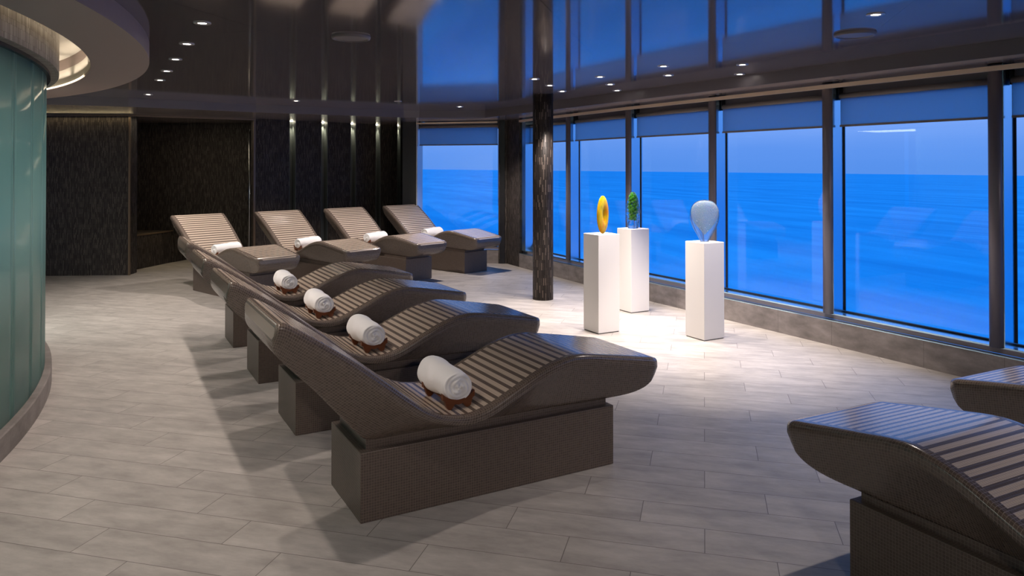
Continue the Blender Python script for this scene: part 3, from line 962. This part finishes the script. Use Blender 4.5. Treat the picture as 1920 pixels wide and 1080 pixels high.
# yellow disc with a slit hole
def disc():
    m = MB(); n = 64; k_ = 18
    for i in range(n):
        a = 2 * PI * i / n
        ox, oz = .112 * math.cos(a), .185 * math.sin(a)
        ix, iz = .028 * math.cos(a), .066 * math.sin(a)
        cx, cz = (ox + ix) / 2, (oz + iz) / 2; hx, hz = (ox - ix) / 2, (oz - iz) / 2
        for j in range(k_):
            b = 2 * PI * j / k_
            m.v.append((cx + hx * math.cos(b), .025 * math.sin(b) * (1 - .35 * math.cos(b)), cz + hz * math.cos(b)))
    for i in range(n):
        for j in range(k_):
            i2 = (i + 1) % n; j2 = (j + 1) % k_
            m.face(None, None, smooth=True, idx=[i * k_ + j, i2 * k_ + j, i2 * k_ + j2, i * k_ + j2])
    return m
d = disc().build('glass_disc', M['ambercore'], weld=True)
d.location = (P1[0] + .01, P1[1] - .01, P1[2] + .184); d.rotation_euler = (0, 0, math.radians(26))
tag(d, 'upright yellow amber glass disc with a narrow central slit', 'sculpture')

# clear ovoid with green core
sc2 = tag(empty('glass_ovoid', P2), 'tall clear glass piece with a knobbly green core', 'sculpture')
m = MB(); prof = [(.0005, 0), (.058, 0), (.066, .02), (.068, .08), (.071, .16), (.068, .24), (.058, .31), (.044, .365), (.026, .398), (.0005, .410)]
pp = []
for i in range(len(prof) - 1):
    for k in range(3):
        t = k / 3; pp.append((prof[i][0] * (1 - t) + prof[i + 1][0] * t, prof[i][1] * (1 - t) + prof[i + 1][1] * t))
pp.append(prof[-1])
n = 40
for (r, z) in pp:
    for k in range(n):
        a = 2 * PI * k / n
        q = r * (1 + .10 * math.sin(2 * a + z * 14) * (1 if r > .01 else 0) + .05 * math.sin(5 * a - z * 40))
        m.v.append((q * math.cos(a), q * math.sin(a), z))
for i in range(len(pp) - 1):
    for k in range(n):
        j = (k + 1) % n; m.face(None, None, smooth=True, idx=[i * n + k, i * n + j, (i + 1) * n + j, (i + 1) * n + k])
m.build('clear_body', M['clear'], sc2, weld=True)
m = MB()
def blob(m, c, r, n=10, sz=1.0):
    i0 = len(m.v); h = 6
    for i in range(h + 1):
        th = PI * i / h
        for k in range(n):
            a = 2 * PI * k / n
            m.v.append((c[0] + r * math.sin(th) * math.cos(a), c[1] + r * math.sin(th) * math.sin(a), c[2] + r * sz * math.cos(th)))
    for i in range(h):
        for k in range(n):
            j = (k + 1) % n; m.face(None, None, smooth=True, idx=[i0 + i * n + k, i0 + (i + 1) * n + k, i0 + (i + 1) * n + j, i0 + i * n + j])
for k in range(46):
    z = .10 + .265 * k / 45; a = k * 2.4
    rr = .040 * (1 - ((z - .25) / .19) ** 2 * .75)
    blob(m, (rr * math.cos(a) * .8, rr * math.sin(a) * .8, z), .015 + .007 * random.random())
m.build('green_core', M['green'], sc2, weld=True)

# clear teardrop with frosted bubbles
sc3 = tag(empty('glass_teardrop', P3, math.radians(-36)), 'broad clear glass teardrop filled with fine bubbles, narrow end down', 'sculpture')
def tear(m, H, W, D, z0, bot, yoff=0, power=1.0):
    n = 40; rows = 30
    for i in range(rows + 1):
        t = i / rows; z = z0 + H * t
        # width grows from the foot to 62 % of the height, then rounds over
        if t < .62: w = bot + (1 - bot) * math.sin(t / .62 * PI / 2) ** 1.15
        else: w = math.sqrt(max(0, 1 - ((t - .62) / .38) ** 2.6))
        w = max(w, .004)
        dd = math.sqrt(w) if t < .62 else w ** .8
        for k in range(n):
            a = 2 * PI * k / n
            m.v.append((W * w * math.cos(a), yoff + D * dd * math.sin(a), z))
    for i in range(rows):
        for k in range(n):
            j = (k + 1) % n; m.face(None, None, smooth=True, idx=[i * n + k, i * n + j, (i + 1) * n + j, (i + 1) * n + k])
    m.face(None, None, idx=list(range(n))[::-1]); m.face(None, None, idx=[rows * n + k for k in range(n)])
m = MB(); tear(m, .395, .136, .062, 0, .28); m.build('clear_body', M['clearb'], sc3, weld=True)
m = MB(); tear(m, .315, .124, .036, .070, .05, -.012); m.build('bubble_core', M['bubble'], sc3, weld=True)

m = MB(); rb_ = random.Random(3)
for k in range(170):
    z = .10 + .255 * rb_.random() ** .8; t_ = (z - .07) / .315
    w_ = .115 * (math.sin(min(1, t_ / .62) * PI / 2) if t_ < .62 else math.sqrt(max(0, 1 - ((t_ - .62) / .38) ** 2.6)))
    blob(m, ((rb_.random() * 2 - 1) * w_ * .86, -.012 - .034 * rb_.random() * .8, z), .0016 + .0022 * rb_.random(), n=6)
tag(m.build('bubbles', simple('bubble_glint', (.95, .97, 1.0), .1, spec=1.0), sc3, weld=True), kind='stuff')  # bubbles in the glass, made white so they also stand in for sparkle
m = MB(); 
for k in range(60):
    a = rb_.random() * 2 * PI; z = .02 + .36 * rb_.random(); r_ = .052 * math.sqrt(max(.05, 1 - (z / .42) ** 3))
    blob(m, (r_ * math.cos(a), r_ * math.sin(a), z), .0022 + .003 * rb_.random(), n=6)
tag(m.build('bubbles', bpy.data.materials['bubble_glint'], sc2, weld=True), kind='stuff')  # white specks modelled in place of specular sparkles on the green piece

# ------------------------------------------------------------------ ceiling fittings and lights
KS = 2.1   # lamp output factor
def spot(name, loc, tgt, W, col=(1, .80, .64), size=80, blend=.5, rad=.03, parent=None):
    ld = bpy.data.lights.new(name, 'SPOT'); ld.energy = W * KS; ld.color = col; ld.spot_size = math.radians(size); ld.spot_blend = blend; ld.shadow_soft_size = rad
    o = bpy.data.objects.new(name, ld); COL.objects.link(o)
    dv = Vector(tgt) - Vector(loc)
    if parent:
        o.parent = parent; o.location = Vector(loc) - parent.location
    else: o.location = loc
    o.rotation_euler = dv.to_track_quat('-Z', 'Y').to_euler()
    return o
def downlight(x, y, lab, W=None, on=True, z=ZC, r=.052, aim=None, size=95, grp='recessed ceiling downlights', col=(1, .86, .77), blend=.5):
    d = tag(empty('downlight', (x, y, z)), lab, 'light', grp)
    m = MB(); m.lathe((0, 0, 0), [(r * .46, .0), (r * .50, -.004), (r * .95, -.006), (r, -.002), (r, .001)], 28); m.build('bezel', M['trimring'], d)
    m = MB(); m.lathe((0, 0, 0), [(.0005, -.0025), (r * .50, -.0025)], 24); m.build('lens', M['lamp'] if on else M['lampoff'], d)
    if on and W:
        spot('lamp', (x, y, z - .02), aim or (x, y, 0), W, size=size, parent=d, col=col, blend=blend)
ROW = [(.21, 3.45), (.556, 4.86), (.556, 5.74), (.556, 6.61), (.556, 7.47), (.556, 8.29), (.543, 10.01)]
rlab = [None, 'nearest and largest downlight of the left ceiling row', 'second nearest downlight of the left ceiling row',
        'third downlight of the left ceiling row', 'fourth downlight of the left ceiling row',
        'fifth downlight of the left ceiling row', 'last downlight of the left row, over the niche side']
for (x, y), lb in zip(ROW, rlab):
    downlight(x, y, lb or 'downlight above the picture top, left of the nearest lounger', 29 if y < 9 else 56, size=104, blend=.8)
CL = [((3.803, 6.374), 'left downlight of the trio just left of the pillar top', 20), ((4.248, 6.797), 'middle downlight of the trio in front of the pillar top', 22),
      ((4.704, 7.259), 'right downlight of the trio, touching the right side of the pillar top', 22),
      ((4.269, 5.912), 'left downlight of the second trio, above the yellow disc', 42), ((4.751, 6.398), 'middle downlight of the second trio, right of the pillar', 42),
      ((5.204, 6.876), 'right downlight of the second trio, nearest the window head', 40),
      ((4.295, 5.014), 'upper downlight of the pair above the green sculpture', 42), ((4.763, 5.491), 'lower downlight of the pair above the green sculpture', 42),
      ((4.817, 4.608), 'upper downlight of the pair above the clear sculpture', 42), ((5.296, 5.100), 'lower downlight of the pair above the clear sculpture', 40),
      ((3.893, 2.714), 'large single downlight at the upper right near the window', 45),
      ((4.62, 9.866), 'small downlight over the right end of the back row', 95), ((2.309, 10.039), 'small faint downlight above the first wall slot', 65)]
for (x, y), lb, W in CL: downlight(x, y, lb, W * (1.7 if 4 < y < 8 else 1), size=74 if 4 < y < 8 else 128 if y > 9 else 100, col=(1, .87, .79))
downlight(3.52, 9.46, 'unlit downlight above the last wall slots', on=False)
# fittings outside the frame that light the near floor
for x, y, W in ((-.3, 2.6, 19), (-.6, .9, 17)):
    downlight(x, y, 'downlight above the picture top, over the near floor', W, size=110)
for x, y in ((-.2, -2.6), (2.6, -2.8)):  # added fill spots, out of view, aimed forward to brighten faces toward the camera
    downlight(x, y, 'unseen fill light added in the ceiling behind the camera', 70, size=80, aim=(x * .4 + 1.0, 4.2, .4))
for x, y, lb in ((1.489, 4.898, 'round ceiling speaker over the middle of the room'), (4.338, 3.174, 'round ceiling speaker at the upper right near the windows')):
    d = tag(empty('ceiling_speaker', (x, y, ZC)), lb, 'speaker', 'round ceiling speakers')
    m = MB(); m.lathe((0, 0, 0), [(.0005, -.012), (.108, -.012)], 40); m.build('grille', M['speaker'], d)
    m = MB(); m.lathe((0, 0, 0), [(.108, -.012), (.112, -.018), (.126, -.016), (.130, -.004), (.130, .002)], 40); m.build('rim', M['speaker'], d)
# slot spots
ol = ['first', 'second', 'third', 'fourth', 'fifth']
for i, (x0, x1) in enumerate(SL):
    p = wl((x0 + x1) / 2); d = tag(empty('slot_light', (p[0], p[1] + .09, ZS)), 'small spot at the top of the %s wall slot from the left' % ol[i], 'light', 'spots in the wall slots')
    m = MB(); m.lathe((0, 0, 0), [(.0005, -.012), (.018, -.012), (.024, 0)], 16); m.build('lens', M['slotlamp'], d)
    spot('lamp', (p[0], p[1] + .08, ZS - .03), (p[0], p[1] + .15, 1.0), 9, (1, .92, .66), 50, 1.0, .01, parent=d)
def area(name, loc, rot, sx, sy, W, col):
    ld = bpy.data.lights.new(name, 'AREA'); ld.shape = 'RECTANGLE'; ld.size = sx; ld.size_y = sy; ld.energy = W; ld.color = col
    o = bpy.data.objects.new(name, ld); COL.objects.link(o); o.location = loc; o.rotation_euler = rot; return o
# inside the pod: warm-white steam room lamps behind the glass
area('pod_lamp', cp(5.7, -8) + (2.25,), (0, 0, math.radians(-8)), .8, 7.0, 135, (.95, 1.0, .92))
area('niche_lamp', (1.2, 13.0, 2.34), (0, 0, math.radians(-10)), 1.2, .06, 5.5, (1, .80, .55))
area('niche_bench_lamp', (1.0, 13.15, .9), (0, 0, 0), .5, .1, 1.2, (1, .78, .42))
area('wall_wash_lamp', (-.35, 12.66, 2.33), (math.radians(-8), 0, math.radians(-25)), 1.8, .04, 1.4, (1, .78, .42))
# cove lamps behind the ring edge
for k in range(-40, 41, 8):
    p = cp(6.80, k); area('cove_lamp', (p[0], p[1], 2.42), (PI, 0, math.radians(k)), .05, .8, 1.0, (1, .86, .70))

# ------------------------------------------------------------------ sea and sky
sea = MB(); n = 72; R = 9000
sea.face([(R * math.cos(2 * PI * k / n), R * math.sin(2 * PI * k / n), 0) for k in range(n)])
so = sea.build('sea', M['sea']); so.location = (0, 0, -17)
yaw = math.radians(29.1)
Rv = Vector((math.cos(yaw), -math.sin(yaw), 0)); Fv = Vector((math.sin(yaw), math.cos(yaw), 0))
nrm = (Vector((0, 0, 1)) + Rv * .0101 + Fv * .0031).normalized()     # the ship lists slightly
so.rotation_euler = nrm.to_track_quat('Z', 'Y').to_euler()
tag(so, 'open blue sea out to the horizon', 'sea', kind='stuff')

w = bpy.data.worlds.new('world'); SC.world = w; w.use_nodes = True
t = w.node_tree; t.nodes.clear()
out = t.nodes.new('ShaderNodeOutputWorld'); bg = t.nodes.new('ShaderNodeBackground')
tc = t.nodes.new('ShaderNodeTexCoord'); sp = t.nodes.new('ShaderNodeSeparateXYZ'); t.links.new(tc.outputs['Generated'], sp.inputs[0])
rp = t.nodes.new('ShaderNodeValToRGB'); e = rp.color_ramp.elements
e[0].position = 0.0; e[0].color = (.11, .32, .90, 1)
e[1].position = 1.0; e[1].color = (.12, .50, 1.55, 1)
for pos, c in ((.02, (.13, .34, .93)), (.05, (.21, .42, 1.0)), (.12, (.23, .45, 1.04)), (.34, (.12, .46, 1.30))):
    el = e.new(pos); el.color = (*c, 1)
nz = t.nodes.new('ShaderNodeTexNoise'); mp = t.nodes.new('ShaderNodeMapping'); mp.inputs['Scale'].default_value = (2, 2, 26)
t.links.new(tc.outputs['Generated'], mp.inputs[0]); t.links.new(mp.outputs[0], nz.inputs['Vector']); nz.inputs['Scale'].default_value = 1.2
mx = t.nodes.new('ShaderNodeMath'); mx.operation = 'MULTIPLY_ADD'; t.links.new(nz.outputs[0], mx.inputs[0]); mx.inputs[1].default_value = .03
ad = t.nodes.new('ShaderNodeMath'); ad.operation = 'SUBTRACT'; t.links.new(sp.outputs[2], ad.inputs[0]); ad.inputs[1].default_value = .015
t.links.new(ad.outputs[0], mx.inputs[2])
t.links.new(mx.outputs[0], rp.inputs[0]); t.links.new(rp.outputs[0], bg.inputs[0]); bg.inputs[1].default_value = 1.0
t.links.new(bg.outputs[0], out.inputs[0])

# ------------------------------------------------------------------ colour management
SC.view_settings.view_transform = 'Standard'; SC.view_settings.look = 'None'
SC.view_settings.exposure = 0.0; SC.view_settings.gamma = 1.0; SC.view_settings.use_curve_mapping = False
SC.cycles.max_bounces = 10; SC.cycles.transparent_max_bounces = 12; SC.cycles.transmission_bounces = 10
SC.cycles.caustics_refractive = False; SC.cycles.caustics_reflective = False
SC.cycles.sample_clamp_indirect = 4.0
SC.cycles.use_denoising = True
bpy.data.objects['floor_pod']['kind'] = 'structure'
